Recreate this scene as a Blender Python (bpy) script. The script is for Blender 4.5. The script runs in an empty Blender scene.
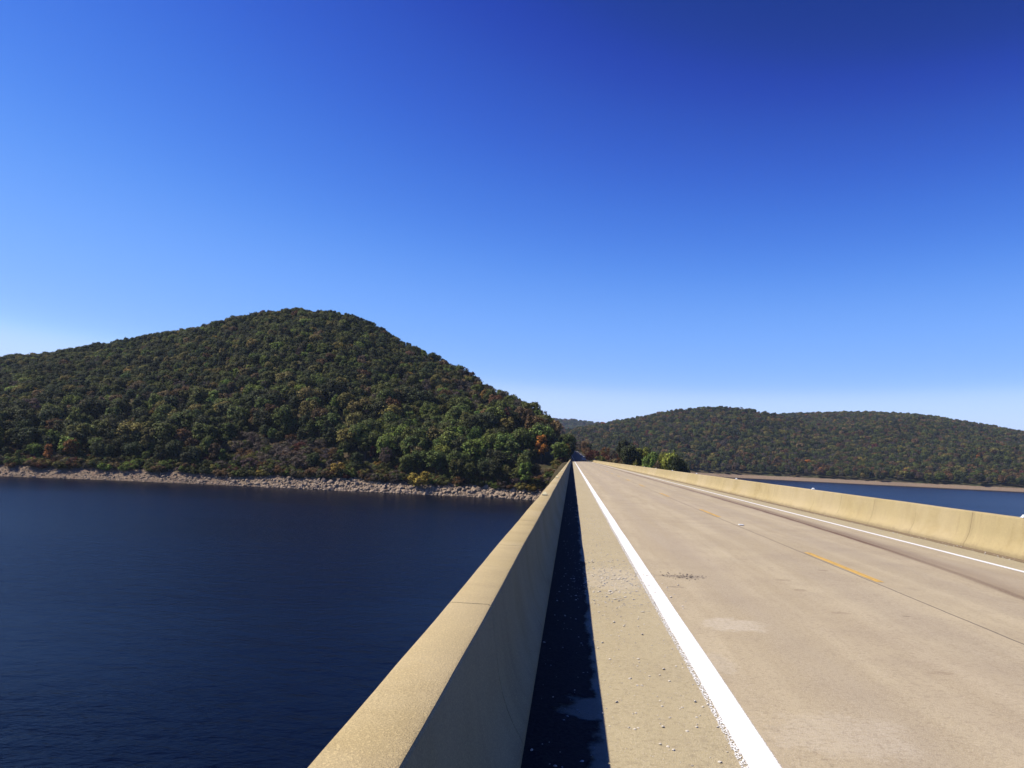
import bpy, bmesh, math, random
import numpy as np
from mathutils import Vector, Matrix, noise as mnoise

rng = np.random.default_rng(7)
random.seed(7)
scene = bpy.context.scene
COL = scene.collection

# ------------------------------------------------------------------ camera
F, VPX, VPY, ROLL, EYE = 780.0, 572.0, 457.3, 2.5, 1.65
WATER = -14.0
_th = math.radians(ROLL)
_d = np.array([VPX - 512, -(VPY - 384), -F]); _d /= np.linalg.norm(_d)
_l = np.array([math.cos(_th), -math.sin(_th), 0.0])
_u = np.cross(_l, _d); _u /= np.linalg.norm(_u)
_u = _u if _u[1] > 0 else -_u
_r = np.cross(_d, _u)
MC = np.stack([_r, _d, _u], 1)                 # world -> camera


def ray(x, y):
    return MC.T @ np.array([x - 512.0, -(y - 384.0), -F])


def azel(x, y):
    v = ray(x, y)
    return math.degrees(math.atan2(v[0], v[1])), math.degrees(math.atan2(v[2], math.hypot(v[0], v[1])))


def proj(P):
    P = np.asarray(P, float)
    c = (P - np.array([0, 0, EYE])) @ MC.T
    return 512 + F * c[..., 0] / -c[..., 2], 384 - F * c[..., 1] / -c[..., 2]


cam_data = bpy.data.cameras.new("camera")
cam = bpy.data.objects.new("camera", cam_data)
COL.objects.link(cam)
m = Matrix([list(MC.T[i]) for i in range(3)]).to_4x4()
m.translation = Vector((0, 0, EYE))
cam.matrix_world = m
cam_data.sensor_fit = 'HORIZONTAL'
cam_data.sensor_width = 36.0
cam_data.lens = F / 1024 * 36.0
cam_data.clip_start = 0.05
cam_data.clip_end = 20000
scene.camera = cam

# ------------------------------------------------------------------ light
SUN_AZ, SUN_EL = -90.0, 49.2                   # degrees, azimuth from +Y towards +X
sd = Vector((math.sin(math.radians(SUN_AZ)) * math.cos(math.radians(SUN_EL)),
             math.cos(math.radians(SUN_AZ)) * math.cos(math.radians(SUN_EL)),
             math.sin(math.radians(SUN_EL))))
sl = bpy.data.lights.new("sun", 'SUN')
sl.energy = 5.0
sl.angle = math.radians(0.5)
sl.color = (1.0, 0.93, 0.80)
so = bpy.data.objects.new("sun", sl)
COL.objects.link(so)
so.location = sd * 100
so.rotation_euler = sd.to_track_quat('Z', 'Y').to_euler()

world = bpy.data.worlds.new("World")
scene.world = world
world.use_nodes = True
nt = world.node_tree
nt.nodes.clear()
sky = nt.nodes.new('ShaderNodeTexSky')
sky.sky_type = 'NISHITA'
sky.sun_disc = False
sky.sun_elevation = math.radians(SUN_EL)
sky.sun_rotation = math.radians(SUN_AZ)
sky.altitude = 400
sky.air_density = 0.6
sky.dust_density = 0.0
sky.ozone_density = 4.0
# the photograph's sky is far more saturated than the clear-air model: grade each channel of the whole sky
SKY_CURVE = (((0, 0), (.55, .008), (.65, .020), (.9, .058), (1.33, .155), (2.1, .30), (2.7, .52), (4, .64), (8, .8)),
             ((0, 0), (1.05, .040), (1.3, .095), (1.65, .19), (2.4, .37), (3.65, .545), (4.4, .715), (6, .80), (8, .9)),
             ((0, 0), (2.2, .27), (2.5, .43), (3.4, .74), (4.6, .95), (6.5, 1.10), (8, 1.2)))
SKY_STRENGTH = 0.10
sp = nt.nodes.new('ShaderNodeSeparateColor'); cb = nt.nodes.new('ShaderNodeCombineColor')
nt.links.new(sky.outputs[0], sp.inputs[0])
for ch, pts in enumerate(SKY_CURVE):
    a = nt.nodes.new('ShaderNodeMath'); a.operation = 'DIVIDE'; a.inputs[1].default_value = 8.0
    b = nt.nodes.new('ShaderNodeFloatCurve')
    cu = b.mapping.curves[0]
    b.mapping.use_clip = False
    while len(cu.points) < len(pts): cu.points.new(0.5, 0.5)
    for p_, (x_, y_) in zip(cu.points, pts): p_.location = (x_ / 8.0, y_ / 1.25)
    b.mapping.update()
    c = nt.nodes.new('ShaderNodeMath'); c.operation = 'MULTIPLY'; c.inputs[1].default_value = 1.25 / (1.231 * SKY_STRENGTH)
    nt.links.new(sp.outputs[ch], a.inputs[0]); nt.links.new(a.outputs[0], b.inputs['Value']); nt.links.new(b.outputs[0], c.inputs[0])
    nt.links.new(c.outputs[0], cb.inputs[ch])
bg = nt.nodes.new('ShaderNodeBackground'); bg.inputs['Strength'].default_value = SKY_STRENGTH
out = nt.nodes.new('ShaderNodeOutputWorld')
nt.links.new(cb.outputs[0], bg.inputs['Color'])
nt.links.new(bg.outputs[0], out.inputs[0])

vs = scene.view_settings
vs.view_transform = 'Standard'
vs.look = 'None'
vs.exposure = 0.36
vs.gamma = 1.0
vs.use_curve_mapping = False
scene.cycles.use_denoising = True
scene.cycles.max_bounces = 6
scene.cycles.diffuse_bounces = 0
scene.cycles.glossy_bounces = 3
scene.cycles.transmission_bounces = 2
scene.cycles.transparent_max_bounces = 8
scene.cycles.volume_bounces = 0
scene.cycles.sample_clamp_direct = 4.0


# ------------------------------------------------------------------ helpers
def tag(o, label=None, cat=None, group=None, kind=None):
    if label: o['label'] = label
    if cat: o['category'] = cat
    if group: o['group'] = group
    if kind: o['kind'] = kind
    return o


def mesh_obj(name, V, Fc, mats=(), parent=None, smooth=False, mat_idx=None):
    me = bpy.data.meshes.new(name)
    V = np.asarray(V, dtype=np.float32)
    if isinstance(Fc, np.ndarray):
        n, k = Fc.shape
        me.vertices.add(len(V)); me.vertices.foreach_set('co', V.ravel())
        me.loops.add(n * k); me.loops.foreach_set('vertex_index', Fc.astype(np.int32).ravel())
        me.polygons.add(n)
        me.polygons.foreach_set('loop_start', np.arange(0, n * k, k, dtype=np.int32))
        me.polygons.foreach_set('loop_total', np.full(n, k, dtype=np.int32))
    else:
        me.from_pydata([tuple(v) for v in V], [], Fc)
    for mt in (mats if isinstance(mats, (list, tuple)) else [mats]):
        me.materials.append(mt)
    if mat_idx is not None:
        me.polygons.foreach_set('material_index', np.asarray(mat_idx, dtype=np.int32))
    me.polygons.foreach_set('use_smooth', np.full(len(me.polygons), smooth, dtype=bool))
    me.update(calc_edges=True)
    o = bpy.data.objects.new(name, me)
    COL.objects.link(o)
    if parent is not None:
        o.parent = parent
    return o


def bm_obj(name, bm, mats=(), parent=None, smooth=False):
    me = bpy.data.meshes.new(name)
    bm.to_mesh(me); bm.free()
    for mt in (mats if isinstance(mats, (list, tuple)) else [mats]):
        me.materials.append(mt)
    for p in me.polygons: p.use_smooth = smooth
    o = bpy.data.objects.new(name, me)
    COL.objects.link(o)
    if parent is not None: o.parent = parent
    return o


def empty(name, loc, rz=0.0):
    o = bpy.data.objects.new(name, None)
    COL.objects.link(o)
    o.location = loc
    o.rotation_euler = (0, 0, rz)
    o.empty_display_size = 0.5
    return o


def bm_box(bm, c, s, bevel=0.0, rot=None):
    r = bmesh.ops.create_cube(bm, size=1.0)
    vs_ = r['verts']
    bmesh.ops.scale(bm, vec=s, verts=vs_)
    if bevel:
        es = list({e for v in vs_ for e in v.link_edges})
        rb = bmesh.ops.bevel(bm, geom=es, offset=bevel, segments=2, affect='EDGES', profile=0.5)
        vs_ = list({v for f in rb['faces'] for v in f.verts} | {v for v in vs_ if v.is_valid})
    if rot is not None:
        bmesh.ops.rotate(bm, cent=(0, 0, 0), matrix=rot, verts=vs_)
    bmesh.ops.translate(bm, vec=c, verts=vs_)
    return vs_


class NT:
    """tiny node builder"""
    def __init__(self, name):
        self.m = bpy.data.materials.new(name)
        self.m.use_nodes = True
        self.t = self.m.node_tree
        self.t.nodes.clear()
        self.out = self.n('ShaderNodeOutputMaterial')

    def n(self, typ, **kw):
        nd = self.t.nodes.new(typ)
        for k, v in kw.items(): setattr(nd, k, v)
        return nd

    def l(self, a, b):
        self.t.links.new(a, b)

    def val(self, sock, v):
        if hasattr(v, 'is_linked') or isinstance(v, bpy.types.NodeSocket): self.l(v, sock)
        else: sock.default_value = v

    def math(self, op, a, b=0.0, c=0.0, clamp=False):
        nd = self.n('ShaderNodeMath', operation=op, use_clamp=clamp)
        self.val(nd.inputs[0], a); self.val(nd.inputs[1], b)
        if len(nd.inputs) > 2: self.val(nd.inputs[2], c)
        return nd.outputs[0]

    def mix(self, fac, a, b, blend='MIX'):
        nd = self.n('ShaderNodeMix', data_type='RGBA', blend_type=blend)
        self.val(nd.inputs[0], fac)
        for s, v in ((nd.inputs[6], a), (nd.inputs[7], b)):
            if isinstance(v, (tuple, list)) and len(v) == 3: v = (*v, 1.0)
            self.val(s, v)
        return nd.outputs[2]

    def coords(self, scale=(1, 1, 1), loc=(0, 0, 0), kind='Object'):
        tc = self.n('ShaderNodeTexCoord')
        mp = self.n('ShaderNodeMapping')
        mp.inputs['Scale'].default_value = scale
        mp.inputs['Location'].default_value = loc
        self.l(tc.outputs[kind], mp.inputs[0])
        return mp.outputs[0]

    def noise(self, vec, scale, detail=3.0, rough=0.55, dist=0.0):
        nd = self.n('ShaderNodeTexNoise')
        self.l(vec, nd.inputs['Vector'])
        nd.inputs['Scale'].default_value = scale
        nd.inputs['Detail'].default_value = detail
        nd.inputs['Roughness'].default_value = rough
        nd.inputs['Distortion'].default_value = dist
        return nd.outputs['Fac']

    def ramp(self, fac, lo, hi, a=0.0, b=1.0):
        nd = self.n('ShaderNodeMapRange', clamp=True)
        nd.interpolation_type = 'SMOOTHSTEP'
        self.val(nd.inputs[0], fac)
        nd.inputs[1].default_value = lo; nd.inputs[2].default_value = hi
        nd.inputs[3].default_value = a; nd.inputs[4].default_value = b
        return nd.outputs[0]

    def sep(self, vec):
        nd = self.n('ShaderNodeSeparateXYZ'); self.l(vec, nd.inputs[0])
        return nd.outputs

    def blob(self, xyz, cx, cy, rx, ry, wob, amount=0.6):
        """soft-edged ragged patch on the surface: 1 inside, 0 outside"""
        dx = self.math('DIVIDE', self.math('SUBTRACT', xyz[0], cx), rx)
        dy = self.math('DIVIDE', self.math('SUBTRACT', xyz[1], cy), ry)
        d = self.math('SQRT', self.math('ADD', self.math('MULTIPLY', dx, dx), self.math('MULTIPLY', dy, dy)))
        d = self.math('ADD', d, self.math('MULTIPLY', self.math('SUBTRACT', wob, 0.5), amount * 2))
        return self.ramp(d, 0.6, 1.1, 1.0, 0.0)

    def principled(self, color, rough=0.8, spec=0.3, bump=None, bump_dist=0.01, bump_str=1.0, metallic=0.0):
        p = self.n('ShaderNodeBsdfPrincipled')
        if isinstance(color, (tuple, list)) and len(color) == 3: color = (*color, 1.0)
        self.val(p.inputs['Base Color'], color)
        self.val(p.inputs['Roughness'], rough)
        p.inputs['Specular IOR Level'].default_value = spec
        p.inputs['Metallic'].default_value = metallic
        if bump is not None:
            b = self.n('ShaderNodeBump')
            b.inputs['Strength'].default_value = bump_str
            b.inputs['Distance'].default_value = bump_dist
            self.l(bump, b.inputs['Height'])
            self.l(b.outputs[0], p.inputs['Normal'])
        self.l(p.outputs[0], self.out.inputs['Surface'])
        return p


# ------------------------------------------------------------------ materials
def mat_road():
    k = NT('tan road concrete')
    v = k.coords()
    x = k.sep(v)
    grain = k.noise(v, 130, 2, 0.7)
    grain2 = k.noise(v, 28, 4, 0.6)
    stretch = k.noise(k.coords((1.6, 0.10, 1)), 1.6, 4, 0.6)
    mott = k.noise(v, 0.9, 5, 0.6)
    broad = k.noise(k.coords((0.5, 0.05, 1)), 1.0, 3, 0.5)
    fine = k.noise(k.coords((2.2, 0.5, 1)), 4.0, 4, 0.6)
    col = k.mix(k.ramp(stretch, 0.3, 0.7), (0.405, 0.326, 0.205), (0.478, 0.394, 0.256))
    col = k.mix(k.ramp(mott, 0.40, 0.72, 0.0, 0.28), col, (0.265, 0.205, 0.145))
    col = k.mix(k.ramp(broad, 0.45, 0.7, 0.0, 0.35), col, (0.40, 0.32, 0.235))
    # shoulders keep a warmer, yellower tone than the lanes
    sh_l = k.ramp(x[0], 0.9, 1.15, 1.0, 0.0)
    sh_r = k.ramp(x[0], 7.7, 7.95, 0.0, 1.0)
    col = k.mix(k.math('MULTIPLY', k.math('MAXIMUM', sh_l, sh_r), 0.75), col,
                k.mix(mott, (0.460, 0.392, 0.230), (0.385, 0.32, 0.185)))
    # tyre tracks: greyer bands with soft, broken edges
    for cx in (2.0, 3.75, 5.4, 6.9):
        t = k.ramp(k.math('ABSOLUTE', k.math('SUBTRACT', k.math('ADD', x[0], k.math('MULTIPLY', k.math('SUBTRACT', broad, 0.5), 0.5)), cx)), 0.1, 0.5, 0.30, 0.0)
        col = k.mix(k.math('MULTIPLY', t, k.ramp(stretch, 0.25, 0.6)), col, (0.27, 0.215, 0.165))
    # dark brown seam inside the right edge line
    wx = k.math('ADD', x[0], k.math('MULTIPLY', k.math('SUBTRACT', k.noise(k.coords((0.3, 0.25, 1)), 1.0, 3), 0.5), 0.25))
    sx = k.math('SUBTRACT', 6.9, k.math('MULTIPLY', 0.85, k.math('POWER', 0.5, k.math('DIVIDE', k.math('SUBTRACT', x[1], 11.0), 5.0))))
    s1 = k.ramp(k.math('ABSOLUTE', k.math('SUBTRACT', wx, sx)), 0.03, 0.15, 1.0, 0.0)
    s2 = k.ramp(k.math('ABSOLUTE', k.math('SUBTRACT', k.math('SUBTRACT', wx, sx), 0.16)), 0.0, 0.40, 0.55, 0.0)
    col = k.mix(k.math('MULTIPLY', k.math('MAXIMUM', s1, s2), k.ramp(k.noise(k.coords((0.2, 0.12, 1)), 1.0, 3), 0.35, 0.6, 0.6, 1.0)), col, (0.12, 0.062, 0.035))
    # lengthwise joint under the centre line
    jx = k.math('ADD', x[0], k.math('MULTIPLY', k.math('SUBTRACT', k.noise(k.coords((0, 1.0, 0)), 1.3, 4), 0.5), 0.035))
    j = k.ramp(k.math('ABSOLUTE', k.math('SUBTRACT', jx, 4.36)), 0.006, 0.016, 0.9, 0.0)
    col = k.mix(j, col, (0.06, 0.045, 0.035))
    wob = k.noise(v, 5.0, 4, 0.7)
    streak = k.noise(k.coords((9, 60, 1)), 1.0, 4, 0.7)
    for (cx, cy, rx, ry, a, c) in ((1.70, 8.25, 0.34, 0.36, 0.6, (0.60, 0.53, 0.42)), (1.70, 5.1, 0.50, 0.45, 0.32, (0.58, 0.51, 0.41)),
                                   (0.62, 11.0, 0.5, 1.2, 0.45, (0.60, 0.52, 0.40)),
                                   (3.98, 12.76, 0.07, 0.10, 0.6, (0.17, 0.12, 0.07)), (3.04, 10.68, 0.10, 0.10, 0.6, (0.17, 0.12, 0.06)),
                                   (3.04, 11.52, 0.11, 0.08, 0.5, (0.18, 0.13, 0.07)), (3.04, 9.17, 0.12, 0.07, 0.5, (0.19, 0.13, 0.08)), (3.75, 9.15, 0.05, 0.04, 0.8, (0.12, 0.08, 0.05)),
                                   (3.02, 6.72, 0.14, 0.05, 0.5, (0.19, 0.13, 0.08)), (1.27, 6.69, 0.12, 0.4, 0.35, (0.52, 0.46, 0.37)),
                                   (1.62, 11.45, 0.34, 0.16, 0.75, (0.19, 0.155, 0.12)), (1.42, 10.5, 0.14, 0.05, 0.8, (0.16, 0.12, 0.09))):
        b = k.math('MULTIPLY', k.blob(x, cx, cy, rx, ry, wob, 0.8), a)
        b = k.math('MULTIPLY', b, k.ramp(streak, 0.38, 0.58, 0.25, 1.0))
        col = k.mix(b, col, c)
    # grain
    col = k.mix(k.ramp(grain, 0.5, 0.72, 0.0, 0.6), col, (0.62, 0.53, 0.41))
    col = k.mix(k.ramp(grain, 0.28, 0.46, 0.45, 0.0), col, (0.17, 0.13, 0.09))
    col = k.mix(k.ramp(grain2, 0.3, 0.52, 0.30, 0.0), col, (0.16, 0.12, 0.08))
    col = k.mix(k.ramp(fine, 0.55, 0.8, 0.0, 0.25), col, (0.23, 0.18, 0.13))
    h = k.math('ADD', grain, k.math('MULTIPLY', grain2, 0.8))
    k.principled(col, 0.82, 0.25, h, 0.006, 0.8)
    return k.m


def mat_barrier(name, base, dark):
    k = NT(name)
    v = k.coords()
    x = k.sep(v)
    g = k.noise(v, 95, 2, 0.7)
    g2 = k.noise(v, 240, 1, 0.5)
    mott = k.noise(v, 2.0, 5, 0.65)
    run = k.noise(k.coords((1, 2.6, 0.25)), 1.7, 4, 0.65)       # run-down streaks
    broad = k.noise(k.coords((0.3, 0.22, 0.3)), 1.0, 3)
    col = k.mix(k.ramp(mott, 0.3, 0.7), base, tuple(c * 0.88 for c in base))
    col = k.mix(k.ramp(run, 0.48, 0.70, 0.0, 0.38), col, dark)
    col = k.mix(k.ramp(broad, 0.4, 0.65, 0.0, 0.6), col, (base[0] * 1.10, base[1] * 1.12, base[2] * 1.35))
    col = k.mix(k.ramp(k.noise(v, 0.8, 4, 0.7), 0.5, 0.68, 0.0, 0.4), col, (base[0] * 0.78, base[1] * 0.74, base[2] * 0.62))
    # grime near the foot
    foot = k.ramp(k.math('ADD', x[2], k.math('MULTIPLY', k.math('SUBTRACT', mott, 0.5), 0.35)), 0.0, 0.16, 0.55, 0.0)
    col = k.mix(foot, col, (0.20, 0.145, 0.09))
    col = k.mix(k.ramp(g, 0.48, 0.70, 0.0, 0.6), col, tuple(min(1, c * 1.5) for c in base))
    col = k.mix(k.ramp(g2, 0.30, 0.48, 0.55, 0.0), col, tuple(c * 0.42 for c in base))
    h = k.math('ADD', g, k.math('MULTIPLY', g2, 0.6))
    k.principled(col, 0.88, 0.2, h, 0.004, 0.7)
    return k.m


def mat_paint(name, c, edge_soft=True, wear=0.45):
    """road paint, worn through to the concrete in specks; attribute 'across' runs -1..1 over the width"""
    k = NT(name)
    v = k.coords()
    at = k.n('ShaderNodeAttribute', attribute_name='across')
    n1 = k.noise(v, 70, 4, 0.75)
    n2 = k.noise(k.coords((1, 0.25, 1)), 9, 3, 0.6)
    e = k.math('ADD', k.math('ABSOLUTE', at.outputs['Fac']), k.math('MULTIPLY', k.math('SUBTRACT', n1, 0.5), 0.25))
    edge = k.ramp(e, 0.88, 0.98, 0.0, 1.0)
    n3 = k.noise(k.coords((1.0, 0.55, 1), (3, 1, 0)), 95, 2, 0.6)
    left = k.math('MULTIPLY', k.ramp(k.math('ADD', at.outputs['Fac'], k.math('MULTIPLY', k.math('SUBTRACT', n1, 0.5), 0.25)), -0.62, -0.54, 1.0, 0.0), k.ramp(n3, 0.44, 0.52))
    hole = k.ramp(k.math('ADD', k.math('MULTIPLY', n1, 0.6), k.math('MULTIPLY', n2, 0.4)), wear + 0.17, wear + 0.25)
    if name.startswith('yellow'): left = k.ramp(k.math('ABSOLUTE', k.math('SUBTRACT', at.outputs['Fac'], 0.38)), 0.05, 0.14, 0.75, 0.0)
    miss = k.math('MAXIMUM', k.math('MAXIMUM', edge, left), hole)
    g = k.noise(v, 120, 2, 0.6)
    col = k.mix(k.ramp(g, 0.3, 0.7), c, tuple(q * 0.9 for q in c))
    p = k.n('ShaderNodeBsdfPrincipled')
    k.l(col, p.inputs['Base Color']); p.inputs['Roughness'].default_value = 0.75
    tr = k.n('ShaderNodeBsdfTransparent')
    mx = k.n('ShaderNodeMixShader')
    k.l(miss, mx.inputs[0]); k.l(p.outputs[0], mx.inputs[1]); k.l(tr.outputs[0], mx.inputs[2])
    k.l(mx.outputs[0], k.out.inputs['Surface'])
    return k.m


def mat_dirt():
    k = NT('dark gutter silt')
    v = k.coords()
    at = k.n('ShaderNodeAttribute', attribute_name='across')     # 0 at the barrier, 1 at the outer rim
    n = k.noise(k.coords((1, 0.45, 1)), 2.2, 5, 0.65)
    n1 = k.noise(v, 45, 3, 0.7)
    e = k.math('ADD', at.outputs['Fac'], k.math('ADD', k.math('MULTIPLY', k.math('SUBTRACT', n, 0.5), 0.55), k.math('MULTIPLY', k.math('SUBTRACT', n1, 0.5), 0.2)))
    gone = k.ramp(e, 0.76, 0.86)
    x = k.sep(v)
    wob = k.noise(v, 4.5, 5, 0.65)
    for (cx, cy, rx, ry) in ((0.27, 4.2, 0.15, 1.0), (0.20, 5.35, 0.24, 0.30), (0.30, 5.9, 0.10, 0.7), (0.31, 8.6, 0.07, 1.8)):
        gone = k.math('MAXIMUM', gone, k.math('MULTIPLY', k.blob(x, cx, cy, rx, ry, wob, 0.95), 0.9))
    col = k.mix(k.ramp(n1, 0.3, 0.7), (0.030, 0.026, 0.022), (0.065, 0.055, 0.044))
    p = k.n('ShaderNodeBsdfPrincipled'); k.l(col, p.inputs['Base Color']); p.inputs['Roughness'].default_value = 0.95
    p.inputs['Specular IOR Level'].default_value = 0.1
    b = k.n('ShaderNodeBump'); b.inputs['Distance'].default_value = 0.01; k.l(n1, b.inputs['Height']); k.l(b.outputs[0], p.inputs['Normal'])
    tr = k.n('ShaderNodeBsdfTransparent'); mx = k.n('ShaderNodeMixShader')
    k.l(gone, mx.inputs[0]); k.l(p.outputs[0], mx.inputs[1]); k.l(tr.outputs[0], mx.inputs[2])
    k.l(mx.outputs[0], k.out.inputs['Surface'])
    return k.m


def mat_stone(name, a, b, scale=6.0, bd=0.05):
    k = NT(name)
    v = k.coords()
    n = k.noise(v, scale, 5, 0.65)
    oi = k.n('ShaderNodeObjectInfo')
    ge = k.n('ShaderNodeNewGeometry')
    col = k.mix(k.ramp(n, 0.3, 0.7), a, b)
    col = k.mix(k.math('MULTIPLY', ge.outputs['Random Per Island'], 0.55), col, tuple(q * 0.55 for q in a))
    col = k.mix(k.math('MULTIPLY', oi.outputs['Random'], 0.3), col, (0.30, 0.22, 0.16))
    k.principled(col, 0.9, 0.2, n, bd, 0.6)
    return k.m


def mat_plain(name, c, rough=0.6, spec=0.4, metallic=0.0):
    k = NT(name)
    v = k.coords()
    n = k.noise(v, 9, 4, 0.6)
    col = k.mix(k.ramp(n, 0.3, 0.75), c, tuple(q * 0.82 for q in c))
    k.principled(col, rough, spec, n, 0.002, 0.3, metallic)
    return k.m


def mat_leaf():
    k = NT('tree leaves')
    at = k.n('ShaderNodeAttribute', attribute_name='tint', attribute_type='INSTANCER')
    ge = k.n('ShaderNodeNewGeometry')
    r = ge.outputs['Random Per Island']
    hs = k.n('ShaderNodeHueSaturation')
    hs.inputs['Saturation'].default_value = 1.0
    k.l(at.outputs['Color'], hs.inputs['Color'])
    k.l(k.ramp(r, 0.0, 1.0, 0.40, 1.75), hs.inputs['Value'])
    k.l(k.math('ADD', 0.485, k.math('MULTIPLY', r, 0.03)), hs.inputs['Hue'])
    p = k.n('ShaderNodeBsdfPrincipled')
    k.l(hs.outputs[0], p.inputs['Base Color']); p.inputs['Roughness'].default_value = 0.7
    p.inputs['Specular IOR Level'].default_value = 0.15
    tl = k.n('ShaderNodeBsdfTranslucent')
    k.l(hs.outputs[0], tl.inputs['Color'])
    mx = k.n('ShaderNodeMixShader'); mx.inputs[0].default_value = 0.28
    k.l(p.outputs[0], mx.inputs[1]); k.l(tl.outputs[0], mx.inputs[2])
    k.l(mx.outputs[0], k.out.inputs['Surface'])
    return k.m


def mat_terrain():
    k = NT('forest floor and stony bank')
    v = k.coords()
    x = k.sep(v)
    n = k.noise(v, 0.25, 5, 0.65)
    n2 = k.noise(v, 1.3, 4, 0.6)
    n3 = k.noise(v, 0.05, 3, 0.5)
    floor = k.mix(k.ramp(n, 0.35, 0.65), (0.050, 0.046, 0.022), (0.085, 0.062, 0.038))
    floor = k.mix(k.ramp(n3, 0.45, 0.65), floor, (0.042, 0.048, 0.02))
    bank = k.mix(k.ramp(n2, 0.3, 0.7), (0.27, 0.205, 0.145), (0.17, 0.125, 0.09))
    bank = k.mix(k.ramp(n, 0.45, 0.65, 0.0, 0.6), bank, (0.23, 0.145, 0.10))
    zz = k.math('ADD', x[2], k.math('MULTIPLY', k.math('SUBTRACT', n, 0.5), 2.2))
    up = k.ramp(zz, -10.6, -9.6)
    wet = k.ramp(x[2], -13.9, -13.4, 0.65, 0.0)
    bank = k.mix(wet, bank, (0.10, 0.075, 0.055))
    k.principled(k.mix(up, bank, floor), 0.95, 0.1, n2, 0.4, 0.8)
    return k.m


def mat_water():
    k = NT('lake water')
    v = k.coords()
    w1 = k.noise(k.coords((1.0, 1.7, 1)), 0.32, 4, 0.6, 0.3)
    w2 = k.noise(k.coords((1.0, 1.5, 1)), 1.7, 3, 0.6)
    patch = k.noise(k.coords((0.006, 0.02, 1)), 1.0, 3, 0.5)
    s = k.ramp(patch, 0.36, 0.55, 0.35, 1.0)
    h = k.math('MULTIPLY', k.math('ADD', w1, k.math('MULTIPLY', w2, 0.22)), s)
    p = k.n('ShaderNodeBsdfPrincipled')
    p.inputs['Base Color'].default_value = (0.0006, 0.0018, 0.0075, 1)
    p.inputs['Specular IOR Level'].default_value = 0.115
    p.inputs['Roughness'].default_value = 0.27
    p.inputs['IOR'].default_value = 1.33
    b = k.n('ShaderNodeBump'); b.inputs['Distance'].default_value = 0.22; b.inputs['Strength'].default_value = 1.0
    k.l(h, b.inputs['Height']); k.l(b.outputs[0], p.inputs['Normal'])
    k.l(p.outputs[0], k.out.inputs['Surface'])
    return k.m


M_ROAD = mat_road()
M_BAR = mat_barrier('weathered tan barrier concrete', (0.44, 0.345, 0.175), (0.27, 0.20, 0.105))
M_JOINT = mat_plain('dark joint filler', (0.07, 0.05, 0.035), 0.9, 0.2)
M_DECK = mat_plain('bridge deck concrete', (0.34, 0.27, 0.18), 0.9, 0.2)
M_WHITE = mat_paint('white road paint', (0.86, 0.84, 0.80))
M_YELLOW = mat_paint('yellow road paint', (0.66, 0.40, 0.085), wear=0.36)
M_DIRT = mat_dirt()
M_ROCK = mat_stone('pale bank rock', (0.44, 0.335, 0.235), (0.28, 0.20, 0.135), 1.5)
M_GRAVEL = mat_stone('pale gravel', (0.80, 0.74, 0.64), (0.62, 0.54, 0.43), 60, 0.001)
M_CHIP = mat_stone('broken asphalt', (0.16, 0.13, 0.10), (0.42, 0.35, 0.27), 60, 0.001)
M_LEAF = mat_leaf()
M_BARK = mat_plain('grey brown bark', (0.13, 0.10, 0.075), 0.95, 0.1)
M_TERR = mat_terrain()
M_WATER = mat_water()
M_ASPH = mat_plain('worn grey asphalt', (0.085, 0.08, 0.075), 0.85, 0.3)
M_REFL = mat_plain('white reflector plastic', (0.85, 0.85, 0.82), 0.4, 0.5)
M_AMBER = mat_plain('pale yellow reflector plastic', (0.85, 0.74, 0.42), 0.4, 0.5)
M_METAL = mat_plain('galvanised steel', (0.45, 0.45, 0.44), 0.45, 0.5, 0.6)
M_CARP = mat_plain('pale car paint', (0.75, 0.76, 0.78), 0.25, 0.5)
M_GLASS = mat_plain('dark car glass', (0.02, 0.025, 0.03), 0.08, 0.6)
M_TYRE = mat_plain('black rubber', (0.02, 0.02, 0.02), 0.8, 0.2)
M_LAMP = mat_plain('red lamp plastic', (0.35, 0.02, 0.02), 0.3, 0.5)


# ------------------------------------------------------------------ road on the bridge
Y0, Y1 = -30.0, 345.0
XC = 4.55                                        # crown
XL, XR = -0.21, 8.97                             # barrier feet
def road_z(x):
    return 0.062 * (1.0 - np.abs((x - XC) / 4.75) ** 1.4) - 0.0


ys = np.concatenate([np.arange(Y0, 0, 3.0), np.arange(0, 30, 0.25), np.arange(30, 80, 1.0), np.arange(80, Y1 + 0.1, 4.0)])
xs = np.linspace(XL - 0.14, XR + 0.14, 72)


def strip(name, X, Y, Z, mat, parent=None, across=None, smooth=True):
    """grid sheet; X,Y,Z are (ny,nx)"""
    ny, nx = X.shape
    V = np.stack([X, Y, Z], -1).reshape(-1, 3)
    i = np.arange(ny - 1)[:, None] * nx + np.arange(nx - 1)[None, :]
    Fq = np.stack([i, i + 1, i + nx + 1, i + nx], -1).reshape(-1, 4)
    o = mesh_obj(name, V, Fq, mat, parent, smooth)
    if across is not None:
        a = o.data.attributes.new('across', 'FLOAT', 'POINT')
        a.data.foreach_set('value', across.astype(np.float32).ravel())
    return o


GX, GY = np.meshgrid(xs, ys)
road = strip('road', GX, GY, road_z(GX), M_ROAD)
tag(road, 'tan concrete road across the bridge, with worn white and yellow lines', 'road', kind='structure')

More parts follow.
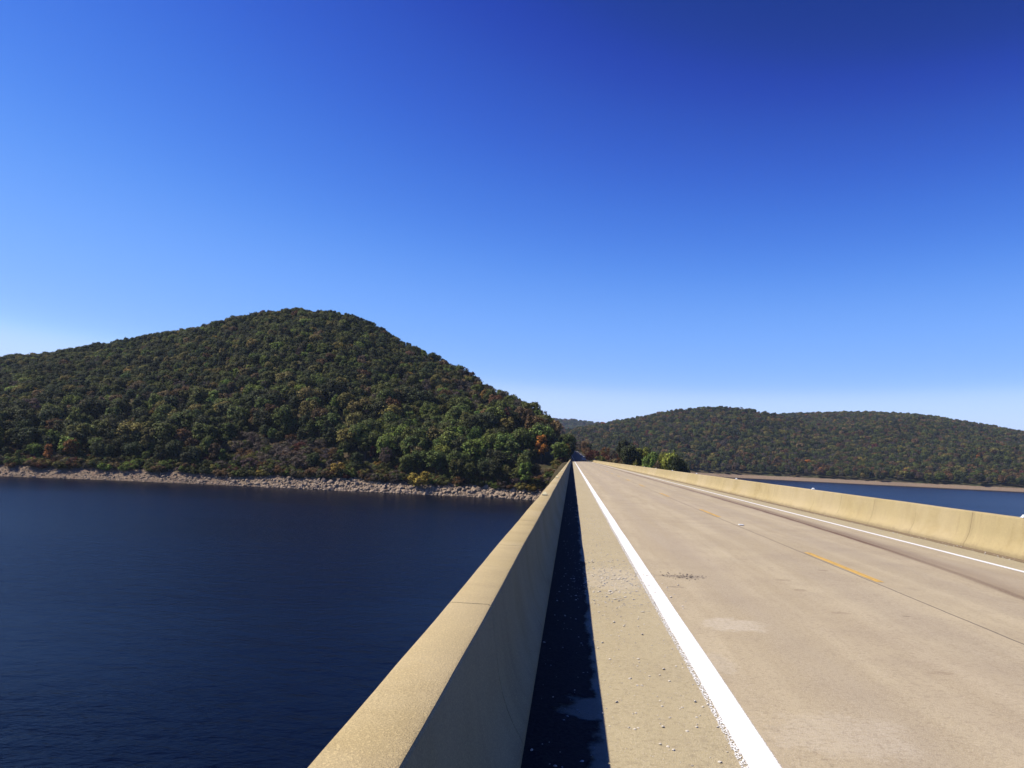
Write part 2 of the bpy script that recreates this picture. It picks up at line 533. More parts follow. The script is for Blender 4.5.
for cx, w, nm in ((1.085, 0.21, 'edge_line'), (7.80, 0.15, 'edge_line')):
    a = np.linspace(-1, 1, 7)
    AX, AY = np.meshgrid(a, ys)
    wob = np.array([mnoise.noise(Vector((cx, y * 0.35, 0))) for y in ys])[:, None]
    X = cx + AX * w / 2 * 1.12 + wob * 0.008
    strip(nm, X, AY, road_z(X) + 0.004, M_WHITE, road, AX)
for kk in range(-1, 27):
    a = np.linspace(-1, 1, 5)
    yy = np.linspace(11.75 + kk * 12.25, 15.25 + kk * 12.25, 15)
    AX, AY = np.meshgrid(a, yy)
    X = 4.46 + AX * 0.062
    if yy[-1] > Y1: break
    strip('centre_dash', X, AY, road_z(X) + 0.004, M_YELLOW, road, AX)

# silt in the gutter at the foot of each barrier
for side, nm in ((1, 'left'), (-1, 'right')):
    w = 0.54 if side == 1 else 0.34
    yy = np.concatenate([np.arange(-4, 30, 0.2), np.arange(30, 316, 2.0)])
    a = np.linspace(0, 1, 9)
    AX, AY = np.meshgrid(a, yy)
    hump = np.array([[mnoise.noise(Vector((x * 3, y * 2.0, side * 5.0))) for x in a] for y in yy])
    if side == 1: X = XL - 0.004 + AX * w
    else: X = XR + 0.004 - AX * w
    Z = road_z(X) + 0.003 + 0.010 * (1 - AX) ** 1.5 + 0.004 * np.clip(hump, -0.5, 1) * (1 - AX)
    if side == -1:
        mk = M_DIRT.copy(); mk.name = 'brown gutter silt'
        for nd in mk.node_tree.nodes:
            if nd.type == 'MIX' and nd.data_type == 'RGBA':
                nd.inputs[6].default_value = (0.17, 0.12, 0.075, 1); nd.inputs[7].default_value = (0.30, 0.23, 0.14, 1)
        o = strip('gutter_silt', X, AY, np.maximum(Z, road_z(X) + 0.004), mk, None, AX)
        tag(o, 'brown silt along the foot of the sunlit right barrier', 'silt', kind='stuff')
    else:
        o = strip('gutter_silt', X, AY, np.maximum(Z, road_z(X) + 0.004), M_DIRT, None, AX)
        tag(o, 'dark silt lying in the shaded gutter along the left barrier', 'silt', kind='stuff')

# bridge deck below the road, with girders and piers
bm = bmesh.new()
bm_box(bm, ((XL + XR) / 2, (Y0 + 300) / 2, -0.30), (XR - XL + 1.1, 300 - Y0, 0.5))
for gx in (0.6, 3.2, 5.8, 8.3):
    bm_box(bm, (gx, (Y0 + 285) / 2, -1.45), (0.45, 285 - Y0 - 1, 1.8))
for py in (-10, 55, 120, 185, 245):
    bm_box(bm, (XC, py, -2.85), (9.4, 1.8, 1.0))
    for px_ in (1.3, 7.6):
        bm_box(bm, (px_, py, -12.3), (1.7, 1.5, 17.9))
tag(bm_obj('bridge_deck', bm, M_DECK), 'concrete bridge deck and piers carrying the road over the lake', 'bridge', kind='structure')


# ------------------------------------------------------------------ concrete barriers
def barrier(name, side, y_joint, y_end):
    P = [(0.0, -0.10), (0.0, 0.075), (0.012, 0.10), (0.055, 0.17), (0.095, 0.25), (0.125, 0.33), (0.148, 0.42), (0.172, 0.55), (0.193, 0.68), (0.208, 0.795), (0.216, 0.806), (0.232, 0.812),
         (0.435, 0.812), (0.450, 0.806), (0.457, 0.792), (0.457, 0.3), (0.457, -0.62), (0.12, -0.62)]
    P = np.array(P)
    cen = np.array([0.24, 0.2])
    yy = list(np.arange(-8, 40, 0.30)) + list(np.arange(40, 100, 1.0)) + list(np.arange(100, y_end, 2.5))
    rows = [(y, 0.0) for y in yy]
    y = y_joint
    while y < 150:
        rows += [(y - 0.011, 0.0), (y - 0.0055, 0.010), (y + 0.0055, 0.010), (y + 0.011, 0.0)]
        y += 2.9
    rows.sort()
    V, n = [], len(P)
    for (y, ins) in rows:
        w1 = mnoise.noise(Vector((y * 0.33, side * 9.0, 0.0))) * (0.011 if side < 0 else 0.005) + mnoise.noise(Vector((y * 1.4, side * 3.0, 2.0))) * 0.003
        w2 = mnoise.noise(Vector((y * 0.28, side * 4.0, 7.0))) * 0.010 + mnoise.noise(Vector((y * 1.7, side * 4.0, 7.0))) * 0.003
        for (px_, pz) in P:
            dx, dz = px_ - cen[0], pz - cen[1]
            L = math.hypot(dx, dz) or 1
            qx, qz = px_ - dx / L * ins, pz - dz / L * ins
            top = max(0.0, min(1.0, pz / 0.8))
            qx += w1 * top; qz += w2 * top
            V.append((XL - qx if side < 0 else XR + qx, y, qz))
    Fc = []
    for r in range(len(rows) - 1):
        for i in range(n):
            j = (i + 1) % n
            q = [r * n + i, r * n + j, (r + 1) * n + j, (r + 1) * n + i]
            Fc.append(q if side < 0 else q[::-1])
    Fc.append(list(range(n))[::-1] if side < 0 else list(range(n)))
    Fc.append([(len(rows) - 1) * n + i for i in (range(n) if side < 0 else range(n - 1, -1, -1))])
    idx = []
    for r in range(len(rows) - 1):
        idx += [1 if rows[r][1] > 0 and rows[r + 1][1] > 0 else 0] * n
    o = mesh_obj(name, V, Fc, [M_BAR, M_JOINT], None, True, idx + [0, 0])
    o.data.set_sharp_from_angle(angle=math.radians(28))
    return o


tag(barrier('concrete_barrier', -1, 4.43, 318), 'tan concrete barrier between the shaded gutter and the water at left', 'barrier', 'concrete barriers along the bridge')
tag(barrier('concrete_barrier', 1, 4.30, 344), 'sunlit tan concrete barrier on the far side of the road', 'barrier', 'concrete barriers along the bridge')

# reflectors on top of the barriers
def reflector(mat):
    bm = bmesh.new()
    bm_box(bm, (0, 0, 0.008), (0.12, 0.13, 0.016), 0.003)
    # low housing with sloping faces all round
    lo = [bm.verts.new((x_ * 0.046, y_ * 0.050, 0.0165)) for x_, y_ in ((-1, -1), (1, -1), (1, 1), (-1, 1))]
    hi = [bm.verts.new((x_ * 0.030, y_ * 0.010, 0.066)) for x_, y_ in ((-1, -1), (1, -1), (1, 1), (-1, 1))]
    bm.faces.new(hi)
    for i_ in range(4):
        j_ = (i_ + 1) % 4
        bm.faces.new((lo[i_], lo[j_], hi[j_], hi[i_]))
    return bm_obj('barrier_reflector', bm, mat)


protoL, protoR = reflector(M_AMBER), reflector(M_REFL)
for side, pr in ((-1, protoL), (1, protoR)):
    for k_ in range(8):
        o = pr if k_ == 0 else pr.copy()
        if k_: COL.objects.link(o)
        yv = 16.9 + 14.1 * k_
        xv = (XL - 0.345) if side < 0 else (XR + 0.30)
        o.location = (xv, yv, 0.8195)
        sname = 'left' if side < 0 else 'far right'
        cl = 'pale yellow' if side < 0 else 'white'
        if k_ == 0: lb = f'{cl} reflector on the {sname} barrier, the one nearest the viewer'
        elif k_ == 1: lb = f'{cl} reflector on the {sname} barrier, second from the viewer'
        else: lb = f'tiny {cl} reflector far along the top of the {sname} barrier'
        tag(o, lb, 'reflector', f'reflectors along the {sname} barrier')

# raised marker on the centre line
bm = bmesh.new()
bm_box(bm, (0, 0, 0.012), (0.13, 0.16, 0.024), 0.009)
o = bm_obj('road_marker', bm, M_REFL)
o.location = (4.50, 21.2, 0.0625)
tag(o, 'small white raised marker on the centre line between yellow dashes', 'road marker')


# ------------------------------------------------------------------ gravel
def rock_verts(sub, seed, rough=0.28):
    bm = bmesh.new()
    bmesh.ops.create_icosphere(bm, subdivisions=sub, radius=1.0)
    rr = random.Random(seed)
    off = Vector((rr.random() * 50, rr.random() * 50, rr.random() * 50))
    for v in bm.verts:
        p = v.co * 0.9 + off
        s = 1 + rough * mnoise.noise(p) + rough * 0.7 * mnoise.noise(p * 2.3)
        v.co = v.co * s
    # flatten a few sides so it reads as broken stone
    for _ in range(6):
        nrm = Vector((rr.gauss(0, 1), rr.gauss(0, 1), rr.gauss(0, 1))).normalized()
        dd = 0.62 + rr.random() * 0.2
        for v in bm.verts:
            e = v.co.dot(nrm) - dd
            if e > 0: v.co -= nrm * e * 0.9
    bm.verts.ensure_lookup_table()
    V = np.array([tuple(v.co) for v in bm.verts]); Fc = np.array([[v.index for v in f.verts] for f in bm.faces])
    bm.free()
    return V, Fc


def rot_mat(rx, ry, rz):
    return np.array(Matrix.Rotation(rz, 3, 'Z') @ Matrix.Rotation(ry, 3, 'Y') @ Matrix.Rotation(rx, 3, 'X'))


def heap(name, items, protos, mat):
    VV, FF, base = [], [], 0
    for (x, y, z, s, flat) in items:
        V, Fc = protos[rng.integers(len(protos))]
        R = rot_mat(*(rng.random(3) * 6.28))
        W = (V * np.array([1, 0.75 + 0.4 * rng.random(), 0.7])) @ R.T * s
        W[:, 2] *= flat
        VV.append(W + np.array([x, y, z])); FF.append(Fc + base); base += len(V)
    return mesh_obj(name, np.concatenate(VV), np.concatenate(FF), mat)


pebs = [rock_verts(1, i) for i in range(6)]
items = []
for _ in range(3600):
    y = rng.uniform(3.2, 24) if rng.random() < 0.55 else rng.normal(10.9, 1.4)
    x = rng.uniform(-0.1, 1.0)
    if 9 < y < 13: x = rng.normal(0.55, 0.33)
    if x < -0.18 or x > 1.5 or y < 3: continue
    s = min(0.003 + rng.exponential(0.0032), 0.016) * (1.3 if 9 < y < 13 else 1.0)
    items.append((x, y, float(road_z(np.array(x))) + s * 0.2, s, 0.55))
for _ in range(1200):
    y = rng.uniform(5, 40); x = XR - abs(rng.normal(0, 0.28)) - 0.01
    s = min(0.004 + rng.exponential(0.004), 0.02)
    items.append((x, y, float(road_z(np.array(x))) + s * 0.3, s, 0.8))
for _ in range(220):
    y = rng.uniform(3, 30); x = XL + abs(rng.normal(0, 0.2)) + 0.02
    s = min(0.003 + rng.exponential(0.003), 0.014)
    items.append((x, y, float(road_z(np.array(x))) + 0.008 + s * 0.3, s, 0.8))
tag(heap('gravel', items, pebs, M_GRAVEL), 'fine pale gravel scattered over the road shoulders', 'gravel', kind='stuff')
items = []
for _ in range(110):
    x = rng.normal(1.62, 0.15); y = rng.normal(11.45, 0.14) + (x - 1.62) * -0.1
    s = min(0.006 + rng.exponential(0.006), 0.02)
    items.append((x, y, float(road_z(np.array(x))) + s * 0.2, s, 0.6))
tag(heap('rubble', items, pebs, M_CHIP), 'loose dark chips in the broken patch beside the white line', 'rubble', kind='stuff')
peb_me = []
pebs2 = [rock_verts(2, 40 + i) for i in range(4)]
spots = [hx for hx in [(0.62, 5.05), (0.50, 6.1), (0.78, 6.4), (0.36, 5.5), (0.72, 7.6), (0.83, 8.7), (0.48, 8.1), (0.60, 9.3), (0.40, 9.9),
                       (0.75, 10.2), (0.52, 10.6), (0.66, 11.3), (0.88, 11.0), (0.44, 11.5), (0.70, 12.2), (0.9, 5.6), (0.33, 7.2), (0.57, 4.75)]]
for i, (x, y) in enumerate(spots):
    if i < 4:
        V, Fc = pebs2[i]
        o = mesh_obj('pebble', V * np.array([1, .8, .5]), Fc, M_GRAVEL, None, True); peb_me.append(o.data)
    else:
        o = bpy.data.objects.new('pebble', peb_me[i % 4]); COL.objects.link(o)
    s = 0.008 + 0.008 * rng.random()
    o.scale = (s, s, s); o.rotation_euler = (0, 0, rng.random() * 6)
    o.location = (x, y, float(road_z(np.array(x))) + s * 0.45)
    tag(o, 'larger pale pebble lying loose between the shaded gutter and white line', 'pebble', 'loose pebbles on the left shoulder')

# ------------------------------------------------------------------ terrain
def table(pts):
    a = np.array(sorted(pts)); return lambda q: np.interp(q, a[:, 0], a[:, 1])


def smoothstep(e0, e1, x):
    t = np.clip((x - e0) / (e1 - e0), 0, 1); return t * t * (3 - 2 * t)


L_SIL = [(0, 356), (60, 350), (120, 340), (200, 325), (260, 312), (300, 308), (345, 312), (380, 328), (420, 348), (460, 366), (500, 386), (530, 402), (545, 413), (557, 426)]
L_el = table([azel(*p) for p in L_SIL] + [(-50, 4.0), (-65, 3.0), (-85, 2.5)] + [(-0.4, 1.0), (0.2, 0.2)])
L_rs = table([(-85, 1500), (-60, 540), (-50, 430), (-38, 337), (-21.7, 300), (-12, 286), (-3, 278), (0, 279), (3, 286), (6, 312), (8.5, 350), (10, 400), (12, 460), (30, 3000), (85, 3000)])
L_rr = table([(-85, 2000), (-60, 950), (-38, 690), (-20, 560), (-12, 490), (-7, 430), (-4, 380), (-2, 345), (0, 330), (85, 330)])
A_SIL = [(575, 429), (600, 424), (640, 417), (680, 409), (720, 407), (750, 409), (775, 414), (800, 421), (830, 433), (860, 446), (890, 458)]
B_SIL = [(700, 424), (740, 418), (775, 414.5), (800, 413.2), (830, 412.5), (860, 412), (900, 413), (940, 417), (980, 424), (1024, 432)]
R_SIL = [(575, 429), (600, 424), (640, 417), (680, 409), (720, 407), (760, 410), (788, 414), (830, 412.5), (860, 412), (900, 413), (940, 417), (980, 424), (1024, 432)]
R_el = table([azel(*p) for p in R_SIL] + [(34, 2.3), (45, 2.6), (60, 2.2), (85, 2)] + [(-4, 1.6), (-30, 1)])
A_el = table([azel(*p) for p in A_SIL] + [(26, -0.4), (85, -0.5), (-4, 1.6), (-30, 1)])
B_el = table([azel(*p) for p in B_SIL] + [(34, 2.3), (45, 2.6), (60, 2.2), (85, 2), (6, 1.5), (-30, 0.5)])
R_rs = table([(-30, 900), (0, 930), (11.9, 962), (20.8, 958), (28.6, 980), (40, 1050), (60, 1200), (85, 1500)])
R_rr = table([(-30, 1400), (14, 1400), (15.2, 1480), (17, 1750), (85, 1900)])
F_SIL = [(540, 420), (562, 420.5), (580, 421), (600, 424), (640, 432)]
F_el = table([azel(*p) for p in F_SIL] + [(-10, 2.4), (-30, 2.0), (20, 1.0), (85, 1.0)])


def fbm(x, y, s, seed=0.0, octv=4):
    out_ = np.zeros(x.shape)
    fx, fy = x.ravel() / s, y.ravel() / s
    o_ = out_.ravel()
    for i in range(len(o_)):
        o_[i] = mnoise.fractal(Vector((fx[i], fy[i], seed)), 0.9, 2.0, octv)
    return o_.reshape(x.shape)


def road2_x(y): return XC - 6.5 * np.clip((y - 345) / 260, 0, 3) ** 2
def road2_z(y): return 0.06 + 7.5 * smoothstep(345, 660, y)


def height(x, y, with_noise=True):
    az = np.degrees(np.arctan2(x, y)); r = np.hypot(x, y)
    n1 = fbm(x, y, 60.0, 1.0) if with_noise else 0.0
    # left hill and the low ground at the bridge end
    rs = L_rs(az) + (n1 * 2.0 if with_noise else 0)
    d = r - rs
    zr = np.where(az < -1.2, EYE + L_rr(az) * np.tan(np.radians(L_el(az))) - np.where(az < -8, 7.8, 9.5), -1.0)
    zr = np.maximum(zr, -1.0)
    t = np.clip((d - 8) / np.maximum(L_rr(az) - rs - 8, 25), 0, None)
    tt = np.minimum(t, 1)
    zb = -10.2
    zl = zb + (zr - zb) * (tt * (1.22 - 0.22 * tt))
    zl = zl - np.where(az < -3, np.clip(t - 1, 0, None) * 22, 0)
    zl = zl + (n1 * 3.0 * smoothstep(15, 60, d) if with_noise else 0)
    bank = WATER + np.where(d < 0, d * 0.25, np.minimum(d / 8.0, 1.0) * 3.8)
    zl = np.where(d < 8, bank, zl)
    # wooded shoulder left of the road past the bridge
    sh = np.clip((-x - 6) * 0.5, 0, 12) * smoothstep(296, 330, y) * smoothstep(-70, -40, x) * smoothstep(1500, 700, y)
    up = smoothstep(276, 350, y) * smoothstep(-75, -35, x) * (x < 2)
    zl = np.maximum(zl, np.where(y < 1500, -24.0 + np.sqrt(up) * (23.0 + sh), -50))
    # the low ground right of the road is a narrow spit
    cut = smoothstep(43, 64, x)
    zl = zl * (1 - cut) + -26.0 * cut
    # right range: a near hill and a longer one behind it, right
    d2 = r - R_rs(az) - (n1 * 5.0 if with_noise else 0)
    g = fbm(x, y, 230.0, 5.0) if with_noise else 0.0
    z2 = np.full(x.shape, -40.0)
    for el_, rr2 in ((A_el, 1360.0), (B_el, 1800.0)):
        zt = np.maximum(EYE + rr2 * np.tan(np.radians(el_(az))) - 8.5, -8.0)
        t2 = np.clip((d2 - 10) / np.maximum(rr2 - R_rs(az) - 10, 50), 0, None)
        q = np.minimum(t2, 1)
        za = -9.5 + (zt + 9.5) * (q * (1.15 - 0.15 * q)) + (g * 13.0 * np.sin(np.pi * q) if with_noise else 0)
        z2 = np.maximum(z2, za - np.clip(t2 - 1, 0, None) * 75)
    z2 = np.where(d2 < 10, WATER + np.where(d2 < 0, np.maximum(d2 * 0.2, -12), np.minimum(d2 / 10, 1) * 4.5), z2)
    # far hill
    zf = EYE + 3000 * np.tan(np.radians(F_el(az))) - 9
    z3 = -12 + (zf + 12) * np.clip((r - 2300) / 700, 0, 1) - np.clip(r - 3000, 0, None) * 0.3
    z3 = np.where(r < 2300, -26, z3)
    z = np.maximum(np.maximum(zl, z2), np.maximum(z3, -26))
    # road bench past the bridge
    rx, rz = road2_x(y), road2_z(y)
    k_ = smoothstep(16, 7.0, np.abs(x - rx)) * smoothstep(266, 280, y) * smoothstep(900, 760, y)
    z = z * (1 - k_) + (rz - 0.35) * k_
    return z


AZ = np.radians(np.concatenate([np.arange(-84, -44, 1.2), np.arange(-44, -6, 0.35), np.arange(-6, 13, 0.16), np.arange(13, 36, 0.35), np.arange(36, 84, 1.2)]))
RR = np.concatenate([[90, 150, 210, 240], np.arange(255, 420, 2.2), np.arange(420, 760, 7.0), np.arange(760, 950, 18), np.arange(950, 1000, 4.0), np.arange(1000, 1900, 18.0), np.geomspace(1920, 4200, 40)])
TA, TR = np.meshgrid(AZ, RR)
TX, TY = TR * np.sin(TA), TR * np.cos(TA)
TZ = height(TX, TY)
terr = strip('terrain', TX, TY, TZ, M_TERR)
tag(terr, 'wooded hills and stony banks around the lake', 'terrain', kind='structure')
water = strip('water', *np.meshgrid(np.linspace(-4600, 4600, 13), np.linspace(-3000, 4600, 11)), np.full((11, 13), WATER), M_WATER)
tag(water, 'dark blue rippled lake water under the bridge', 'water', kind='structure')


def bil(x, y):
    return height(np.atleast_1d(np.asarray(x, float)), np.atleast_1d(np.asarray(y, float)))


def ground_at(px_, py_, rmin=255, rmax=2200):
    """march the view ray of a picture point to the terrain: where a thing seen there stands"""
    w = ray(px_, py_); w = w / math.hypot(w[0], w[1])
    rs_ = np.arange(rmin, rmax, 1.5)
    P = np.array([0, 0, EYE]) + w[None, :] * rs_[:, None]
    hz = height(P[:, 0], P[:, 1])
    i = np.argmax(hz >= P[:, 2])
    return np.array([P[i, 0], P[i, 1], hz[i]])


# road past the bridge
yy = np.arange(Y1 - 0.5, 860, 4.0)
aa = np.linspace(-4.3, 4.3, 9)
AX, AY = np.meshgrid(aa, yy)
X2 = road2_x(AY) + AX
o = strip('road', X2, AY, road2_z(AY) + 0.01 - 0.02 * np.abs(AX) / 4.3 - 0.08 * (AY < Y1 + 2), M_ASPH)
tag(o, 'grey road climbing away into tree shade past the bridge', 'road', kind='structure')
for s_ in (-1, 1):
    a = np.linspace(-1, 1, 3)
    AX, AY = np.meshgrid(a, np.arange(Y1 + 2, 820, 4.0))
    strip('edge_line', road2_x(AY) + s_ * 3.3 + AX * 0.08, AY, road2_z(AY) + 0.012, M_WHITE, o, AX)

# ------------------------------------------------------------------ bank rocks
brocks = [rock_verts(1, 90 + i, 0.45) for i in range(8)]
items, big = [], []
N = 9000
azr = rng.uniform(-43, -2.2, N); dd = np.abs(rng.normal(0, 1, N)) * 3.6 - 0.6
dd = np.where(rng.random(N) < 0.35, rng.uniform(-0.5, 9.5, N), dd)
rad = L_rs(azr) + dd
# the shoreline is shifted by the same noise as the terrain
bx, by = rad * np.sin(np.radians(azr)), rad * np.cos(np.radians(azr))
n1 = fbm(bx, by, 60.0, 1.0)
rad = rad + n1 * 2.0
bx, by = rad * np.sin(np.radians(azr)), rad * np.cos(np.radians(azr))
bz = height(bx, by)
right = smoothstep(-30, -12, azr)                      # blocks get bigger towards the bridge
sz = (0.14 + rng.exponential(0.22, N)) * (0.60 + 0.75 * right)
sz = np.minimum(sz, 1.25)
order = np.argsort(-sz)
for i in order[120:]:
    if (dd[i] > 6 and rng.random() < 0.4) or bz[i] > -9.2: continue
    items.append((bx[i], by[i], bz[i] + sz[i] * 0.15, sz[i], 0.75))
tag(heap('shore_rubble', items, brocks, M_ROCK), 'pale broken rock along the waterline below the wooded hill', 'rubble', kind='stuff')
bme = []
for n_, i in enumerate(order[:120]):
    if n_ < 6:
        V, Fc = rock_verts(2, 200 + n_, 0.4)
        o = mesh_obj('boulder', V * np.array([1, .8, .7]), Fc, M_ROCK); bme.append(o.data)
    else:
        o = bpy.data.objects.new('boulder', bme[n_ % 6]); COL.objects.link(o)
    s = sz[i]
    o.scale = (s, s, s); o.rotation_euler = (rng.normal(0, .3), rng.normal(0, .3), rng.random() * 6)
    o.location = (bx[i], by[i], bz[i] + s * 0.2)
    tag(o, 'pale boulder among the broken rock at the foot of the wooded hill', 'boulder', 'boulders on the near shore')

# ------------------------------------------------------------------ trees
def crown_mesh(name, seed, height_, width, lobes, leaves, leaf, low=0.25, sparse=0.0, pointy=0.0):
    r = np.random.default_rng(seed)
    cz, hz = height_ * (1 + low) / 2, height_ * (1 - low) / 2
    cs, rs_ = [], []
    for i in range(lobes):
        ph = i * 2.399 + r.normal(0, 0.3)
        u = (i + 0.5) / lobes
        zz = -0.9 + 1.75 * u
        ringr = math.sqrt(max(0.03, 1 - zz * zz)) * (1 - pointy * max(0, u - 0.2))
        rad_ = width / 2 * 0.66 * ringr * r.uniform(0.75, 1.15)
        cs.append((math.cos(ph) * rad_, math.sin(ph) * rad_, cz + zz * hz * 0.74))
        rs_.append(width * r.uniform(0.12, 0.27) * (1 - 0.45 * pointy * u))
    cs, rs_ = np.array(cs), np.array(rs_)
    w = rs_ ** 2; w /= w.sum()
    li = r.choice(lobes, leaves, p=w)
    nrm = r.normal(0, 1, (leaves, 3)); nrm /= np.linalg.norm(nrm, axis=1)[:, None]
    nrm[:, 2] = np.where(nrm[:, 2] < -0.35, -nrm[:, 2], nrm[:, 2])
    shell = r.uniform(0.5, 1.05, leaves) + (r.random(leaves) < 0.12) * r.uniform(0.1, 0.4, leaves) if not sparse else r.uniform(0.1, 1.15, leaves)
    P = cs[li] + nrm * (rs_[li] * shell)[:, None] * np.array([1, 1, 0.85])
    # face direction: outwards with scatter
    fn = nrm + r.normal(0, 0.45, (leaves, 3)); fn[:, 2] += 0.25
    fn /= np.linalg.norm(fn, axis=1)[:, None]
    a = np.cross(fn, r.normal(0, 1, (leaves, 3))); a /= np.linalg.norm(a, axis=1)[:, None]
    b = np.cross(fn, a)
    s = leaf * r.uniform(0.6, 1.35, leaves)[:, None]
    if sparse:
        a_s, b_s = s * 1.5, s * 0.22
    else:
        a_s, b_s = s, s * 0.72
    V = np.stack([P - a * a_s, P + b * b_s + fn * s * 0.12, P + a * a_s, P - b * b_s + fn * s * 0.12], 1).reshape(-1, 3)
    Fq = np.arange(leaves * 4).reshape(-1, 4)
    me = bpy.data.meshes.new(name)
    n, k_ = Fq.shape
    me.vertices.add(len(V)); me.vertices.foreach_set('co', V.astype(np.float32).ravel())
    me.loops.add(n * 4); me.loops.foreach_set('vertex_index', Fq.astype(np.int32).ravel())
    me.polygons.add(n); me.polygons.foreach_set('loop_start', np.arange(0, n * 4, 4, dtype=np.int32)); me.polygons.foreach_set('loop_total', np.full(n, 4, dtype=np.int32))
    me.materials.append(M_LEAF)
    me.update(calc_edges=True)
    return me, cs


def tube(V, Fc, p0, p1, r0, r1, n=6):
    p0, p1 = Vector(p0), Vector(p1)
    q = (p1 - p0).to_track_quat('Z', 'Y')
    b = len(V)
    for p, r_ in ((p0, r0), (p1, r1)):
        for i in range(n):
            a = 6.2832 * i / n
            V.append(tuple(p + q @ Vector((math.cos(a) * r_, math.sin(a) * r_, 0))))
    for i in range(n):
        j = (i + 1) % n
        Fc.append([b + i, b + j, b + n + j, b + n + i])


def trunk_mesh(name, cs, height_, r0=0.24, bend=0.3, seed=0):
    r = random.Random(seed)
    V, Fc = [], []
    pts = [Vector((0, 0, -0.6))]
    for i in range(1, 6):
        pts.append(Vector((r.gauss(0, bend * i / 5), r.gauss(0, bend * i / 5), height_ * 0.82 * i / 5)))
    # one continuous tapered stem
    n = 7
    rad_ = [r0 * (1.25, 0.95, 0.8, 0.6, 0.4, 0.18)[i] for i in range(6)]
    for p, q in zip(pts, rad_):
        for i in range(n):
            a = 6.2832 * i / n
            V.append((p.x + math.cos(a) * q, p.y + math.sin(a) * q, p.z))
    for s in range(5):
        for i in range(n):
            j = (i + 1) % n
            Fc.append([s * n + i, s * n + j, (s + 1) * n + j, (s + 1) * n + i])
    for c in cs:
        k_ = min(5, max(1, int(c[2] / height_ * 5.0)))
        p = pts[k_ - 1].lerp(pts[k_], 0.5)
        tube(V, Fc, p, p.lerp(Vector(c), 0.95), r0 * 0.32, r0 * 0.08, 5)
    me = bpy.data.meshes.new(name)
    me.from_pydata(V, [], Fc)
    me.materials.append(M_BARK)
    for p in me.polygons: p.use_smooth = True
    me.update()
    return me


KIND = []      # (crown mesh, trunk mesh, nominal height)
for (seed, hh, ww, lb_, lv, lf, low, spz, pt) in (
        (1, 12.0, 8.2, 16, 2600, 0.34, 0.22, 0, 0.0),
        (2, 13.0, 7.0, 15, 2600, 0.32, 0.18, 0, 0.25),
        (3, 11.0, 9.2, 18, 2900, 0.35, 0.25, 0, 0.0),
        (4, 12.0, 6.0, 13, 2200, 0.30, 0.16, 0, 0.5),
        (5, 11.5, 7.2, 13, 1500, 0.36, 0.25, 1, 0.0),       # thin, half bare
        (6, 3.4, 4.2, 10, 1300, 0.17, 0.02, 0, 0.0),        # bush
        (7, 3.2, 4.0, 10, 1300, 0.22, 0.02, 1, 0.0)):       # bare brush
    me, cs = crown_mesh('crown', seed, hh, ww, lb_, lv, lf, low, spz, pt)
    KIND.append((me, trunk_mesh('trunk', cs, hh, 0.24 if hh > 6 else 0.05, 0.3 if hh > 6 else 0.1, seed), hh))

G_DARK, G_MID, G_BRT, G_OLV, LIME = (0.054, 0.062, 0.024), (0.098, 0.110, 0.029), (0.150, 0.182, 0.036), (0.170, 0.142, 0.042), (0.20, 0.21, 0.035)
RUST, ORANGE, YELLOW, BARE, MAROON, TAN = (0.130, 0.070, 0.032), (0.40, 0.130, 0.028), (0.26, 0.17, 0.035), (0.115, 0.090, 0.072), (0.115, 0.036, 0.028), (0.19, 0.125, 0.06)
# (bare ground between the brush is covered by more brush)
BASES = dict(leafy=(0.110, 0.142, 0.032), lime=LIME, dark=G_DARK, mid=G_MID, bright=G_BRT, olive=G_OLV, rust=RUST, orange=ORANGE, amber=(0.27, 0.115, 0.032), yellow=YELLOW, bare=BARE, maroon=MAROON, tan=TAN)

SIL_ROW = table([(x_, y_) for x_, y_ in L_SIL if x_ < 535] + [(540, 408), (552, 417), (560, 426), (566, 440), (571, 451), (600, 452)])
trees = []          # dict(pos, kind, scale, rot, cls, prio)


def add_tree(pos, cls, kind, hgt, wide=1.0, special=None):
    base = np.array(BASES[cls]) * rng.uniform(0.72, 1.3)
    if pos[0] < 2 and pos[1] < 700 and special is None:
        # keep the wood's outline as smooth as the photograph's: lower the trees that stick out above it
        u0, v0 = proj(np.array(pos, float)); u1, v1 = proj(np.array(pos, float) + np.array([0, 0, hgt]))
        lim = SIL_ROW(u1) + rng.normal(-1.3, 0.8)
        if v1 < lim and u1 < 561: hgt = max(3.2, hgt * (v0 - lim) / (v0 - v1))
    base = base * (1 + rng.normal(0, 0.06, 3))
    s = hgt / KIND[kind][2]
    trees.append(dict(p=np.array(pos, float), cls=cls, kind=kind, s=(s * wide, s * wide * rng.uniform(0.9, 1.1), s), rot=rng.uniform(0, 6.28),
                      tint=np.clip(base, 0.004, 1), special=special, h=hgt))


def pick(cl):
    names, w = zip(*cl); w = np.array(w, float); return names[rng.choice(len(names), p=w / w.sum())]


def jgrid(az0, az1, r0, r1, sp):
    """jittered points with an even spacing over a polar sector"""
    pts = []
    r_ = r0
    while r_ < r1:
        n = int(math.radians(az1 - az0) * r_ / sp)
        a = az0 + (np.arange(n) + rng.uniform(-0.42, 0.42, n) + 0.5) / n * (az1 - az0)
        rr_ = r_ + rng.uniform(-0.42, 0.42, n) * sp
        pts.append(np.stack([rr_ * np.sin(np.radians(a)), rr_ * np.cos(np.radians(a))], 1))
        r_ += sp * 0.92
    return np.concatenate(pts)


def road_clear(x, y):
    return np.abs(x - road2_x(y)) > 6.8


